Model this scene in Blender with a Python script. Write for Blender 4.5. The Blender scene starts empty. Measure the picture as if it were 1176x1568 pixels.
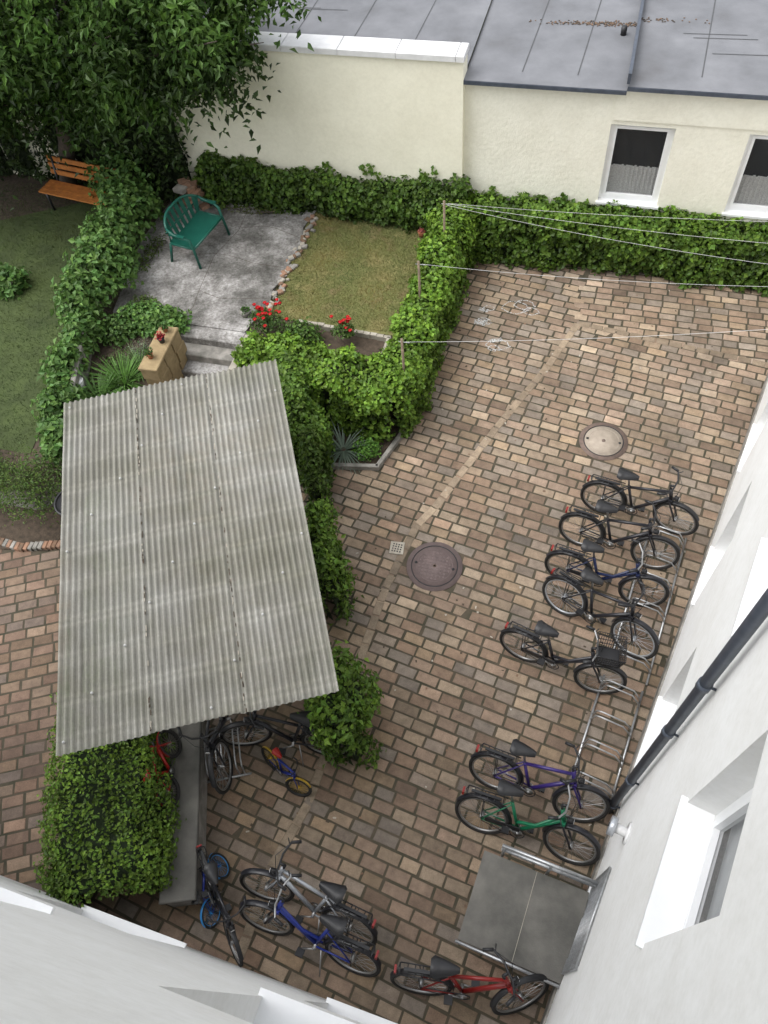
import bpy, math, random
import numpy as np
from mathutils import Matrix, Vector
random.seed(7); rng=np.random.default_rng(11)
S=bpy.context.scene
S.view_settings.view_transform='Standard'; S.view_settings.look='None'; S.view_settings.exposure=0

# ------------------------------------------------------------------ materials
def newmat(name):
    m=bpy.data.materials.new(name); m.use_nodes=True
    nt=m.node_tree; b=nt.nodes['Principled BSDF']; return m,nt,b
def nz(nt,scale,detail=4,rough=.55,vec=None):
    n=nt.nodes.new('ShaderNodeTexNoise'); n.inputs['Scale'].default_value=scale
    n.inputs['Detail'].default_value=detail; n.inputs['Roughness'].default_value=rough
    if vec is None:
        tc=nt.nodes.new('ShaderNodeTexCoord'); vec=tc.outputs['Object']
    nt.links.new(vec,n.inputs['Vector']); return n
def ramp(nt,fac,stops):
    r=nt.nodes.new('ShaderNodeValToRGB'); e=r.color_ramp.elements
    while len(e)<len(stops): e.new(.5)
    for i,(p,c) in enumerate(stops):
        e[i].position=p; e[i].color=(c[0],c[1],c[2],1)
    nt.links.new(fac,r.inputs['Fac']); return r
def mul(nt,a,b,fac=1.0,mode='MULTIPLY'):
    x=nt.nodes.new('ShaderNodeMix'); x.data_type='RGBA'; x.blend_type=mode
    x.inputs[0].default_value=fac
    nt.links.new(a,x.inputs[6]); nt.links.new(b,x.inputs[7]); return x.outputs[2]
def bump(nt,b,h,strength=.3,dist=.01):
    n=nt.nodes.new('ShaderNodeBump'); n.inputs['Strength'].default_value=strength
    n.inputs['Distance'].default_value=dist
    nt.links.new(h,n.inputs['Height']); nt.links.new(n.outputs['Normal'],b.inputs['Normal'])
def M(name,c1,c2=None,scale=6,rough=.6,metal=0,bs=0,bscale=60,c3=None,detail=5):
    m,nt,b=newmat(name); b.inputs['Roughness'].default_value=rough; b.inputs['Metallic'].default_value=metal
    if c2 is None:
        c2=tuple(x*.75 for x in c1)
    n=nz(nt,scale,detail,.6)
    st=[(.32,c2),(.68,c1)]
    if c3: st=[(.28,c3),(.45,c2),(.68,c1)]
    r=ramp(nt,n.outputs['Fac'],st)
    nt.links.new(r.outputs['Color'],b.inputs['Base Color'])
    if bs:
        k=nz(nt,bscale,3); bump(nt,b,k.outputs['Fac'],bs,.006)
    return m
def leafmat(name,trans=.3,rough=.5):
    m,nt,b=newmat(name); a=nt.nodes.new('ShaderNodeAttribute'); a.attribute_name='Col'
    nt.links.new(a.outputs['Color'],b.inputs['Base Color']); b.inputs['Roughness'].default_value=rough
    b.inputs['Specular IOR Level'].default_value=.35
    t=nt.nodes.new('ShaderNodeBsdfTranslucent'); nt.links.new(a.outputs['Color'],t.inputs['Color'])
    mx=nt.nodes.new('ShaderNodeMixShader'); mx.inputs[0].default_value=trans
    nt.links.new(b.outputs[0],mx.inputs[1]); nt.links.new(t.outputs[0],mx.inputs[2])
    nt.links.new(mx.outputs[0],nt.nodes['Material Output'].inputs['Surface']); return m
LEAF=leafmat('leaf_mat'); 
def paver_mat():
    m,nt,b=newmat('paver_mat'); a=nt.nodes.new('ShaderNodeAttribute'); a.attribute_name='Col'
    n1=nz(nt,9,6,.7); r1=ramp(nt,n1.outputs['Fac'],[(.3,(.70,.68,.66)),(.7,(1.15,1.14,1.12))])
    n2=nz(nt,90,4,.7); r2=ramp(nt,n2.outputs['Fac'],[(.3,(.70,.70,.70)),(.7,(1.16,1.16,1.16))])
    n3=nz(nt,.9,7,.65); r3=ramp(nt,n3.outputs['Fac'],[(.35,(.72,.69,.66)),(.5,(.96,.93,.9)),(.65,(1.12,1.10,1.06))])
    c=mul(nt,a.outputs['Color'],r1.outputs['Color']); c=mul(nt,c,r2.outputs['Color']); c=mul(nt,c,r3.outputs['Color'])
    nt.links.new(c,b.inputs['Base Color']); b.inputs['Roughness'].default_value=.75
    bump(nt,b,n2.outputs['Fac'],.45,.006); return m
PAVER=paver_mat()
def plaster(name,c,dirt=(.6,.57,.5),bs=.5,scale=70):
    m,nt,b=newmat(name); b.inputs['Roughness'].default_value=.85
    n=nz(nt,1.3,7,.65); r=ramp(nt,n.outputs['Fac'],[(.25,tuple(c[i]*(.75+.25*dirt[i]) for i in range(3))),(.6,c)])
    n3=nz(nt,14,6,.7); r3=ramp(nt,n3.outputs['Fac'],[(.3,(.93,.93,.92)),(.6,(1,1,1))])
    cc=mul(nt,r.outputs['Color'],r3.outputs['Color'])
    nt.links.new(cc,b.inputs['Base Color']); n2=nz(nt,scale,5,.7); bump(nt,b,n2.outputs['Fac'],bs,.012); return m
WHITE=plaster('white_plaster',(.86,.86,.85),bs=.35,scale=110)
CREAM=plaster('cream_plaster',(.90,.88,.76),bs=1.0,scale=16)
CREAM2=plaster('cream_plaster_smooth',(.90,.87,.72),bs=.45,scale=10)
UPVC=M('window_white',(.86,.87,.88),(.82,.83,.84),rough=.3)
GLASSD,_nt,_b=newmat('window_glass'); _b.inputs['Base Color'].default_value=(.05,.055,.06,1); _b.inputs['Roughness'].default_value=.04; _b.inputs['Alpha'].default_value=.22
ROOM=M('room_dark',(.05,.05,.05),rough=.9)
REFLBACK=M('glass_reflection_backing',(.62,.64,.64),(.5,.52,.53),scale=5,rough=.9)  # pale panel behind the panes; the glass's light reflection put into its colour
LACE=M('lace_curtain',(.9,.9,.88),(.6,.6,.58),scale=45,rough=.9)
CONC=M('concrete',(.34,.32,.29),(.20,.19,.17),scale=5,rough=.85,bs=.4,c3=(.12,.12,.10))
CONCL=M('light_concrete',(.42,.39,.33),(.30,.27,.22),scale=7,rough=.85,bs=.4)
def patio_mat():
    m,nt,b=newmat('patio_concrete'); n=nz(nt,1.3,10,.72); r=ramp(nt,n.outputs['Fac'],[(.32,(.065,.062,.055)),(.45,(.16,.155,.145)),(.54,(.29,.28,.27)),(.66,(.52,.51,.50))])
    n2=nz(nt,22,6,.75); r2=ramp(nt,n2.outputs['Fac'],[(.35,(.55,.53,.50)),(.6,(1.1,1.1,1.1))])
    c=mul(nt,r.outputs['Color'],r2.outputs['Color']); nt.links.new(c,b.inputs['Base Color']); b.inputs['Roughness'].default_value=.85; bump(nt,b,n2.outputs['Fac'],.6,.01); return m
PATIO=patio_mat()
SOIL=M('soil',(.09,.065,.045),(.04,.03,.02),scale=14,rough=.95,bs=.8,bscale=40)
JOINT=M('joint_dirt',(.085,.066,.046),(.038,.038,.022),scale=4,rough=.95)
GRAVEL=M('ground_soil',(.12,.11,.08),(.06,.07,.03),scale=3,rough=.95)
DRYG=M('dry_lawn',(.215,.185,.075),(.125,.135,.042),scale=2.2,rough=.95,bs=.7,c3=(.19,.145,.07))
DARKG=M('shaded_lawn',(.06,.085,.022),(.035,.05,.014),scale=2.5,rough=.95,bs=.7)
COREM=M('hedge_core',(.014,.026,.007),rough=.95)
BARK=M('bark',(.09,.07,.055),(.045,.035,.028),scale=18,rough=.9,bs=.6)
WOOD=M('old_wood',(.26,.2,.14),(.15,.115,.08),scale=10,rough=.8)
BEAM=M('roof_batten',(.72,.70,.65),(.6,.57,.52),scale=8,rough=.8)
ORANGE=M('orange_wood',(.50,.185,.04),(.33,.12,.03),scale=9,rough=.6)
GREENP=M('green_plastic',(.014,.115,.082),(.010,.09,.066),rough=.4)
STEEL=M('galvanised_steel',(.55,.56,.57),(.38,.39,.40),scale=20,rough=.38,metal=.8)
CHROME=M('bike_alloy',(.42,.42,.42),(.32,.32,.32),rough=.35,metal=.8)
TYRE=M('tyre_rubber',(.022,.021,.02),(.014,.013,.012),rough=.8)
BLACKP=M('black_plastic',(.018,.018,.02),rough=.45)
ZINC=M('zinc_pipe',(.085,.10,.13),(.055,.066,.085),scale=9,rough=.45,metal=.2)
FELT=M('roofing_felt',(.205,.21,.225),(.145,.15,.162),scale=.9,rough=.8,bs=.3,c3=(.11,.11,.115),detail=10)
FELT2=M('hatch_felt',(.17,.162,.145),(.11,.106,.095),scale=2.6,rough=.75,bs=.4,c3=(.07,.07,.062),detail=10)
SEAM=M('felt_seam',(.085,.088,.092),rough=.8)
IRON=M('cast_iron',(.20,.14,.115),(.12,.09,.075),scale=12,rough=.7,bs=.5)
SAND=M('yellow_sandstone',(.36,.27,.145),(.24,.175,.09),scale=6,rough=.9,bs=.6)
BRICKR=M('rubble_brick',(.34,.19,.12),(.2,.13,.09),scale=9,rough=.9,bs=.6)
TERRA=M('terracotta',(.35,.13,.06),rough=.8)
RUST=M('leaf_litter',(.22,.13,.08),(.12,.085,.06),scale=20,rough=.95)
SCREW=M('screw_cap',(.5,.5,.49),(.4,.4,.39),rough=.6)
def paint(n,c): return M(n,c,tuple(x*.85 for x in c),rough=.3)
P_BLACK=paint('paint_black',(.02,.02,.025)); P_GREEN=paint('paint_green',(.01,.15,.07)); P_BLUE=paint('paint_blue',(.018,.035,.24))
P_RED=paint('paint_red',(.40,.02,.015)); P_SILV=M('paint_silver',(.5,.52,.55),(.42,.44,.47),rough=.3,metal=.5); P_YEL=paint('paint_yellow',(.65,.42,.03)); P_WHITE=paint('paint_white',(.75,.75,.75))
P_LBLUE=paint('paint_lightblue',(.03,.25,.6)); P_DBLUE=paint('paint_darkblue',(.014,.022,.07)); P_DRED=paint('paint_darkred',(.25,.015,.012)); P_PURP=paint('paint_purple',(.035,.02,.14))

# ------------------------------------------------------------------ mesh builder
class MB:
    def __init__(s): s.v=[];s.f=[];s.m=[];s.sm=[];s.T=Matrix.Identity(4);s.mats=[]
    def mi(s,mat):
        if mat not in s.mats: s.mats.append(mat)
        return s.mats.index(mat)
    def add(s,vs,fs,mat,smooth=False):
        o=len(s.v); k=s.mi(mat)
        for p in vs:
            q=s.T@Vector(p); s.v.append((q.x,q.y,q.z))
        for f in fs: s.f.append(tuple(i+o for i in f)); s.m.append(k); s.sm.append(smooth)
    def box(s,c,d,mat,rz=0,bev=0):
        x,y,z=d[0]/2,d[1]/2,d[2]/2; R=Matrix.Rotation(rz,3,'Z'); C=Vector(c)
        if bev:
            vs=[]
            for zz,ins in ((-z,0),(z-bev,0),(z,bev)):
                for a,b in ((-1,-1),(1,-1),(1,1),(-1,1)):
                    vs.append(C+R@Vector((a*(x-ins),b*(y-ins),zz)))
            fs=[(3,2,1,0),(8,9,10,11)]
            for l in (0,4):
                for i in range(4): fs.append((l+i,l+(i+1)%4,l+4+(i+1)%4,l+4+i))
            s.add(vs,fs,mat); return
        vs=[C+R@Vector((a*x,b*y,e*z)) for e in(-1,1) for a,b in((-1,-1),(1,-1),(1,1),(-1,1))]
        s.add(vs,[(3,2,1,0),(4,5,6,7),(0,1,5,4),(1,2,6,5),(2,3,7,6),(3,0,4,7)],mat)
    def tube(s,pts,r,mat,n=8,closed=False,caps=True,r2=None):
        pts=[Vector(p) for p in pts]; N=len(pts); vs=[];fs=[]
        up=None
        for i,p in enumerate(pts):
            if closed: t=(pts[(i+1)%N]-pts[i-1]).normalized()
            else: t=(pts[min(i+1,N-1)]-pts[max(i-1,0)]).normalized()
            if up is None:
                up=t.orthogonal().normalized()
            else:
                up=(up-t*up.dot(t)); up=up.normalized() if up.length>1e-6 else t.orthogonal().normalized()
            b=t.cross(up); rr=r if r2 is None else r+(r2-r)*i/(N-1)
            for k in range(n):
                a=2*math.pi*k/n; vs.append(p+(up*math.cos(a)+b*math.sin(a))*rr)
        for i in range(N if closed else N-1):
            j=(i+1)%N
            for k in range(n): fs.append((i*n+k,i*n+(k+1)%n,j*n+(k+1)%n,j*n+k))
        if caps and not closed: fs.append(tuple(range(n))[::-1]); fs.append(tuple((N-1)*n+k for k in range(n)))
        s.add(vs,fs,mat,n>4)
    def ring(s,c,ax,R,r,mat,n=28,m=6,a0=0,a1=2*math.pi):
        ax=Vector(ax).normalized(); u=ax.orthogonal().normalized(); 
        if abs(ax.y)>.9: u=Vector((1,0,0))
        w=ax.cross(u); full=abs(a1-a0-2*math.pi)<1e-6
        pts=[Vector(c)+(u*math.cos(a0+(a1-a0)*i/(n if full else n-1))+w*math.sin(a0+(a1-a0)*i/(n if full else n-1)))*R for i in range(n)]
        s.tube(pts,r,mat,m,closed=full)
    def disc(s,c,ax,R,th,mat,n=24):
        ax=Vector(ax).normalized(); s.tube([Vector(c)-ax*th/2,Vector(c)+ax*th/2],R,mat,n)
    def build(s,name,parent=None,loc=None,rot=None):
        me=bpy.data.meshes.new(name); me.from_pydata(s.v,[],s.f)
        for m in s.mats: me.materials.append(m)
        me.polygons.foreach_set('material_index',s.m); me.polygons.foreach_set('use_smooth',s.sm); me.update()
        o=bpy.data.objects.new(name,me); S.collection.objects.link(o)
        if parent: o.parent=parent
        if loc: o.location=loc
        if rot: o.rotation_euler=rot
        return o
def empty(name,loc=(0,0,0)):
    e=bpy.data.objects.new(name,None); e.location=loc; S.collection.objects.link(e); return e
def setcol(me,cols):
    a=me.color_attributes.new('Col','FLOAT_COLOR','POINT'); c=np.ones((len(cols),4),dtype=np.float32); c[:,:3]=cols
    a.data.foreach_set('color',c.ravel())
def prism(b,poly,z0,z1,mat,sidemat=None):
    n=len(poly); vs=[(x,y,z0) for x,y in poly]+[(x,y,z1) for x,y in poly]
    b.add(vs,[tuple(range(n,2*n))],mat)
    b.add(vs,[(i,(i+1)%n,n+(i+1)%n,n+i) for i in range(n)],sidemat or mat)

# ------------------------------------------------------------------ foliage
def unit(a): return a/np.maximum(np.linalg.norm(a,axis=1,keepdims=True),1e-9)
def leaves(name,P,N,L,W,col,var=.35,parent=None,down=0.0,mat=None,yellow=.25,shade=None):
    n=len(P); R=unit(rng.normal(size=(n,3))); N=unit(N)
    if down: R=unit(R+np.array([0,0,-down]))
    T=unit(R-N*np.sum(R*N,axis=1,keepdims=True)); B=np.cross(N,T)
    s=rng.uniform(.55,1.3,(n,1)); l=L*s; w=W*s
    base=P; tip=P+T*l-N*l*.18; a=P+T*l*.42+B*w*.5+N*l*.12; c=P+T*l*.42-B*w*.5+N*l*.12
    V=np.stack([base,a,tip,c],axis=1).reshape(-1,3)
    idx=np.arange(n)*4; F=np.concatenate([np.stack([idx,idx+3,idx+2],1),np.stack([idx,idx+2,idx+1],1)])
    me=bpy.data.meshes.new(name); me.from_pydata(V.tolist(),[],F.tolist())
    k=rng.uniform(1-var,1+var,(n,1)); y=rng.uniform(0,yellow,(n,1))
    C=np.array(col)[None,:]*k*(1+y*np.array([[2.0,.8,.0]]))
    if shade is not None: C=C*shade[:,None]
    setcol(me,np.repeat(C,4,axis=0)); me.materials.append(mat or LEAF)
    o=bpy.data.objects.new(name,me); S.collection.objects.link(o)
    if parent: o.parent=parent
    return o
def lump(P,f=1.0):
    x,y,z=P[:,0]*f,P[:,1]*f,P[:,2]*f
    return (np.sin(2.9*x+1.7*np.sin(2.1*y+z))+np.sin(4.3*y+1.9*np.sin(3.1*z+x))+np.sin(5.1*z+1.3*np.sin(4.7*x+y))+.7*np.sin(9.1*x+7.3*y+3*z))/3.7
def hedge(name,path,hw,z0,h,dens,L,W,col,rough=.09,exp=.5,var=.45,down=.3,parent=None,thick=.16,stray=.03):
    E=empty(name) if parent is None else parent
    path=np.array(path,dtype=float); seg=np.linalg.norm(np.diff(path,axis=0),axis=1); tot=seg.sum(); cum=np.concatenate([[0],np.cumsum(seg)])
    hw_=np.array(hw if isinstance(hw,(list,tuple)) else [hw]*len(path)); h_=np.array(h if isinstance(h,(list,tuple)) else [h]*len(path)); z_=np.array(z0 if isinstance(z0,(list,tuple)) else [z0]*len(path))
    def ev(t,th,sc):
        i=np.clip(np.searchsorted(cum,t,side='right')-1,0,len(seg)-1); tt=np.clip(t,0,tot); f=(tt-cum[i])/seg[i]
        c=path[i]+(path[i+1]-path[i])*f[:,None]; d=(path[i+1]-path[i])/seg[i][:,None]; nn=np.stack([d[:,1],-d[:,0]],1)
        W_=np.interp(tt,cum,hw_); H_=np.interp(tt,cum,h_); Z_=np.interp(tt,cum,z_)
        over=t-tt; cap=np.sqrt(np.clip(1-(over/np.maximum(W_,.01))**2,0.02,1))
        cx=np.sign(np.cos(th))*np.abs(np.cos(th))**exp*W_*sc*cap; cz=np.abs(np.sin(th))**exp*H_*sc*(.6+.4*cap)
        p=np.zeros((len(t),3)); p[:,:2]=c+nn*cx[:,None]+d*over[:,None]*sc; p[:,2]=Z_+cz
        q=np.zeros((len(t),3)); q[:,:2]=nn*(np.cos(th)/np.maximum(W_,.01))[:,None]+d*(over/np.maximum(W_,.01)**1.5)[:,None]; q[:,2]=np.sin(th)/np.maximum(H_,.01)*1.3
        return p,unit(q)
    area=(tot+hw_.mean())*(2*h_.mean()+2*hw_.mean()); n=int(area*dens); mw=hw_.mean()
    t=rng.uniform(-mw*.9,tot+mw*.9,n)
    th=rng.uniform(0.02,math.pi-.02,n); side=rng.random(n)<h_.mean()*2/(2*h_.mean()+2*mw)
    hs=rng.uniform(.02,1,n); ths=np.arcsin(np.clip(hs**(1/exp),0,1)); ths=np.where(rng.random(n)<.5,ths,math.pi-ths)
    ws=rng.uniform(-1,1,n); tht=np.arccos(np.sign(ws)*np.abs(ws)**(1/exp)); th=np.where(side,ths,tht)
    p,q=ev(t,th,1.0); lm=lump(p,1.6); lm2=lump(p+5.3,4.1); dep=rng.random(n)**2*thick
    out=np.where(rng.random(n)<stray,rng.random(n)*.09,0)
    p=p+q*(lm*rough+lm2*rough*.45-dep+out)[:,None]+rng.normal(size=(n,3))*.014
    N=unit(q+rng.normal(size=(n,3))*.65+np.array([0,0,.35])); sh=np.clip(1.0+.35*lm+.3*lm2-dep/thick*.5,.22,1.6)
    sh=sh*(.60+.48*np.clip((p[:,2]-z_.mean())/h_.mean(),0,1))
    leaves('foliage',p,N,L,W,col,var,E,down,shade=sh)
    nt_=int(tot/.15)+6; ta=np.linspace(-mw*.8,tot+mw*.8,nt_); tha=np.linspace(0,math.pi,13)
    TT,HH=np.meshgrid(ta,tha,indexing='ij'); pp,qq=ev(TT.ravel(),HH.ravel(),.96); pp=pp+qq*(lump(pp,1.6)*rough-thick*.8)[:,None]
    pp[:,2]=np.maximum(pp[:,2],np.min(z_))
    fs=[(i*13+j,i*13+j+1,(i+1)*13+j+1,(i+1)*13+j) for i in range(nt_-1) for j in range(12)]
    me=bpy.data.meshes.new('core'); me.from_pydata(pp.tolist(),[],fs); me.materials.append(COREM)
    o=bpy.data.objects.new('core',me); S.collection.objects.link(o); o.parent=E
    return E
def bush(name,c,r,n,L,W,col,down=.3,var=.4,core=True,stems=True):
    E=empty(name); c=np.array(c); r=np.array(r)
    d=unit(rng.normal(size=(n,3))); d[:,2]=np.abs(d[:,2])*1.0-.25*(rng.random(n)<.35)
    k=rng.random((n,1))**.35; p=c+d*r*k*(1+.28*lump(c+d*2.0,1.3)[:,None])
    p[:,2]=np.maximum(p[:,2],c[2]-r[2]*.3)
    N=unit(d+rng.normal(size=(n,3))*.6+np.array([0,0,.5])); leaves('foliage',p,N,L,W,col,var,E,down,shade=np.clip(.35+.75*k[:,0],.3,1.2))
    b=MB()
    for i in range(7 if stems else 3):
        a=random.random()*6.28; b.tube([(c[0]+.05*math.cos(a),c[1]+.05*math.sin(a),c[2]-r[2]*.35),(c[0]+r[0]*.6*math.cos(a),c[1]+r[1]*.6*math.sin(a),c[2]+r[2]*.5)],.008,BARK,5)
    b.build('stems',E); return E
def spiky(name,c,n,L,w,col,spread=.9,up=.7):
    V=[];F=[];C=[]
    for i in range(n):
        a=random.random()*6.283; e=random.uniform(.25,1.0)*spread; l=L*random.uniform(.7,1.1)
        d=Vector((math.cos(a)*e,math.sin(a)*e,up*random.uniform(.6,1.2))).normalized(); sd=Vector((-math.sin(a),math.cos(a),0))*w/2
        p=Vector(c)+Vector((math.cos(a),math.sin(a),0))*.04; o=len(V); k=random.uniform(.65,1.3)
        for j in range(5):
            t=j/4; q=p+d*l*t+Vector((math.cos(a)*.25*l*t*t*e,math.sin(a)*.25*l*t*t*e,-.45*l*t*t*e)); ww=(1-t**1.5)*1.0+.02
            V+= [q-sd*ww,q+sd*ww]; C+=[[x*k for x in col]]*2
        for j in range(4): F.append((o+2*j,o+2*j+1,o+2*j+3,o+2*j+2))
    me=bpy.data.meshes.new(name); me.from_pydata([tuple(v) for v in V],[],F); setcol(me,np.array(C)); me.materials.append(LEAF)
    o=bpy.data.objects.new(name,me); S.collection.objects.link(o); return o
def grass(name,x0,x1,y0,y1,z,n,L,col,parent=None,mask=None):
    P=np.stack([rng.uniform(x0,x1,n),rng.uniform(y0,y1,n),np.full(n,z)],1)
    if mask is not None: P=P[mask(P)]
    n=len(P); d=unit(rng.normal(size=(n,3))*np.array([.6,.6,.2])+np.array([0,0,.8])); l=L*rng.uniform(.5,1.3,(n,1)); s=unit(np.cross(d,rng.normal(size=(n,3))))*.004
    V=np.stack([P-s,P+s,P+d*l],1).reshape(-1,3); i=np.arange(n)*3
    me=bpy.data.meshes.new(name); me.from_pydata(V.tolist(),[],np.stack([i,i+1,i+2],1).tolist())
    pt=lump(P,1.2); C=np.array(col)[None]*rng.uniform(.6,1.4,(n,1))*(1+np.clip(pt,-1,1)[:,None]*np.array([[.45,.12,.1]]))
    setcol(me,np.repeat(C,3,axis=0)); me.materials.append(LEAF); o=bpy.data.objects.new(name,me); S.collection.objects.link(o)
    if parent:o.parent=parent
    return o

# ------------------------------------------------------------------ ground
g=MB(); g.add([(-150,-150,-.06),(150,-150,-.06),(150,150,-.06),(-150,150,-.06)],[(0,1,2,3)],GRAVEL); g.build('ground')
g=MB(); g.add([(-14,-.6,-.004),(5.5,-.6,-.004),(5.5,12.9,-.004),(-14,12.9,-.004)],[(0,1,2,3)],JOINT); g.build('paving_bed')
def inpoly(x,y,poly):
    r=False;j=len(poly)-1
    for i in range(len(poly)):
        xi,yi=poly[i];xj,yj=poly[j]
        if (yi>y)!=(yj>y) and x<(xj-xi)*(y-yi)/(yj-yi)+xi: r=not r
        j=i
    return r
GARDEN=[(-2.45,12.7),(-2.5,8.0),(-2.52,7.66),(-2.72,6.95),(-3.85,6.75),(-4.4,7.6),(-5.55,7.75),(-5.6,8.1),(-6.75,8.1),(-6.8,6.2),(-7.0,5.4),(-7.35,4.35),(-8.2,4.2),(-14,4.1),(-14,12.7)]
def facx(y): return 1.005+(y-.358)*.2294
GUT=[[(3.45,10.40),(.02,10.85)],[(.02,10.85),(-.35,9.72),(-.98,8.17),(-1.63,6.40),(-1.82,6.05),(-2.02,4.88),(-2.08,3.73),(-2.2,1.73),(-2.4,.9),(-2.45,-.1)]]
MH=[(.75,8.23,.33),(-1.40,5.39,.36)]
def L1(x,y,f): 
    return float(lump(np.array([[x,y,.37*x+.2*y]]),f)[0])
PV=[];PF=[];PC=[]
pal=[(.255,.17,.115),(.30,.225,.155),(.285,.20,.145),(.25,.20,.16),(.215,.145,.10),(.34,.265,.19),(.28,.20,.125),(.31,.22,.16),(.23,.195,.165)]
def paver(cx,cy,l,w,ang,col,z=0):
    ca,sa=math.cos(ang),math.sin(ang); o=len(PV); dz=random.gauss(0,.0012); tx=random.gauss(0,.008); ty=random.gauss(0,.008); r=.009
    ch=[(random.uniform(0,.010),random.uniform(0,.008)) for _ in range(4)]
    for zz,ins in ((-.05,0),(-.006,0),(0,r)):
        for q,(a,b) in enumerate(((-1,-1),(1,-1),(1,1),(-1,1))):
            cx_,cy_=ch[q] if zz>-.01 else (0,0)
            x=a*(l/2-ins-cx_);y=b*(w/2-ins-cy_)
            if zz>-.01: jz=x*tx+y*ty+dz
            else: jz=0
            e=.74 if zz<0 else 1.0
            PV.append((cx+x*ca-y*sa,cy+x*sa+y*ca,z+zz+jz)); PC.append(tuple(c*e for c in col))
    PF.append((o+8,o+9,o+10,o+11))
    for q in(0,4):
        for i in range(4): PF.append((o+q+i,o+q+(i+1)%4,o+q+4+(i+1)%4,o+q+4+i))
def lay(ang,test,l=.30,w=.160,gap=.010,ox=0,oy=0,tone=(1,1,1)):
    ca,sa=math.cos(ang),math.sin(ang)
    for j in range(-110,110):
        y=(j+.5)*w; x=-13+ (l/2 if j%2 else 0)+random.gauss(0,.04)
        while x<13:
            ll=l*random.choice((.86,1,1,1,1.1))*random.uniform(.95,1.05); xx=x+ll/2; x+=ll
            X=ox+xx*ca-y*sa;Y=oy+xx*sa+y*ca
            if not(-10.5<X<4.5 and -.5<Y<12.75): continue
            if not test(X,Y): continue
            if any(math.hypot(X-a,Y-b)<c for a,b,c in MH): continue
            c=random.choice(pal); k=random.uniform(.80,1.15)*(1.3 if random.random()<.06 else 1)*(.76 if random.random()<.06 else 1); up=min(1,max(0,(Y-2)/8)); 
            gr=.84+.36*up; gg=.25+.4*up; lum=(c[0]+c[1]+c[2])/3  # near yard toned darker: part dirt and damp, part shade painted into colour
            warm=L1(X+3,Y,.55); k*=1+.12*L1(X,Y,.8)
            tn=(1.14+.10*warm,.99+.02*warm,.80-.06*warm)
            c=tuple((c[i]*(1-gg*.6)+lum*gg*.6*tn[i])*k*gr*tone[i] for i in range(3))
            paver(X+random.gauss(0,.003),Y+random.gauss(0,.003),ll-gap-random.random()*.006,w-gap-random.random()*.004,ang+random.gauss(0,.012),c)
def upper(x,y): return x>-.02 and y>10.85-(x-.02)*.131
def leftz(x,y): return x<-4.9-(y-.3)*.42
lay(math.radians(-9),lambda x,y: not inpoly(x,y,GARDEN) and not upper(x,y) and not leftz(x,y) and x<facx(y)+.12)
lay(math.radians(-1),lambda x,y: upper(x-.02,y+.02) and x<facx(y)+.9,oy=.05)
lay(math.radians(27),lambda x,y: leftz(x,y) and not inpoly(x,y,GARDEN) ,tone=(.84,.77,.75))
for gi,gline in enumerate(GUT):
    for i in range(len(gline)-1):
        a=Vector(gline[i]);b=Vector(gline[i+1]);L=(b-a).length;n=max(1,int(L/.22));ang=math.atan2((b-a).y,(b-a).x)
        light=.86 if gline[i][1]>6.3 and gi==1 else .62
        for k in range(n):
            p=a+(b-a)*((k+.5)/n)
            kk=random.uniform(.80,1.12)*light
            paver(p.x,p.y,L/n-.010,.13,ang+random.gauss(0,.02),(.42*kk,.34*kk,.25*kk),z=.007)
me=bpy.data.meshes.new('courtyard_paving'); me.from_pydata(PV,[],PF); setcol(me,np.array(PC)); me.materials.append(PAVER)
o=bpy.data.objects.new('courtyard_paving',me); S.collection.objects.link(o)
grass('paving_weeds',-5,3,5.5,12.2,0,4200,.03,(.10,.13,.035),mask=lambda P:(lump(P,.8)>.25)&(P[:,0]>-2.3)&(P[:,0]<facx(P[:,1])))
b=MB()
for i in range(260):
    x=random.uniform(-4.5,2.4);y=random.uniform(.2,12.0)
    if x<facx(y) and not inpoly(x,y,GARDEN): b.box((x,y,.005),(random.uniform(.015,.045),random.uniform(.012,.03),.006),random.choice([RUST,CONCL,SOIL]),random.random()*3)
b.build('courtyard_litter')

# garden ground
b=MB(); prism(b,GARDEN[::-1],-.05,.02,SOIL); b.build('garden_bed_soil')
TER=[(-2.72,12.75),(-2.72,8.3),(-5.55,8.45),(-5.55,8.92),(-6.78,8.92),(-6.85,6.5),(-7.15,5.5),(-7.9,5.0),(-14,4.9),(-14,12.75)]
b=MB(); prism(b,TER[::-1],-.05,.55,SOIL,CONC); b.build('garden_terrace')
b=MB(); b.add([(-5.35,9.42,.575),(-2.95,9.36,.575),(-2.9,12.5,.575),(-5.5,12.5,.575)],[(0,1,2,3)],DRYG); b.build('garden_lawn')
grass('lawn_grass',-5.45,-2.9,9.42,12.4,.57,34000,.045,(.175,.175,.055))
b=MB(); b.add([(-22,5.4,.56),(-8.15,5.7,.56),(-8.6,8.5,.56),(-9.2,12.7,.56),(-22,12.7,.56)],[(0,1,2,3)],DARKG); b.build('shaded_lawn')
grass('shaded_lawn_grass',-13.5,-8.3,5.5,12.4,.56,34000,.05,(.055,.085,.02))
b=MB(); pat=[(-8.25,9.0),(-6.85,8.95),(-5.62,8.95),(-5.55,9.3),(-5.42,9.7),(-5.5,10.1),(-5.36,10.5),(-5.45,11.0),(-5.33,11.5),(-5.5,11.9),(-5.4,12.45),(-8.5,12.45),(-8.6,11)]
prism(b,pat,.5,.60,PATIO)
b.build('concrete_patio')
b=MB()
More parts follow.
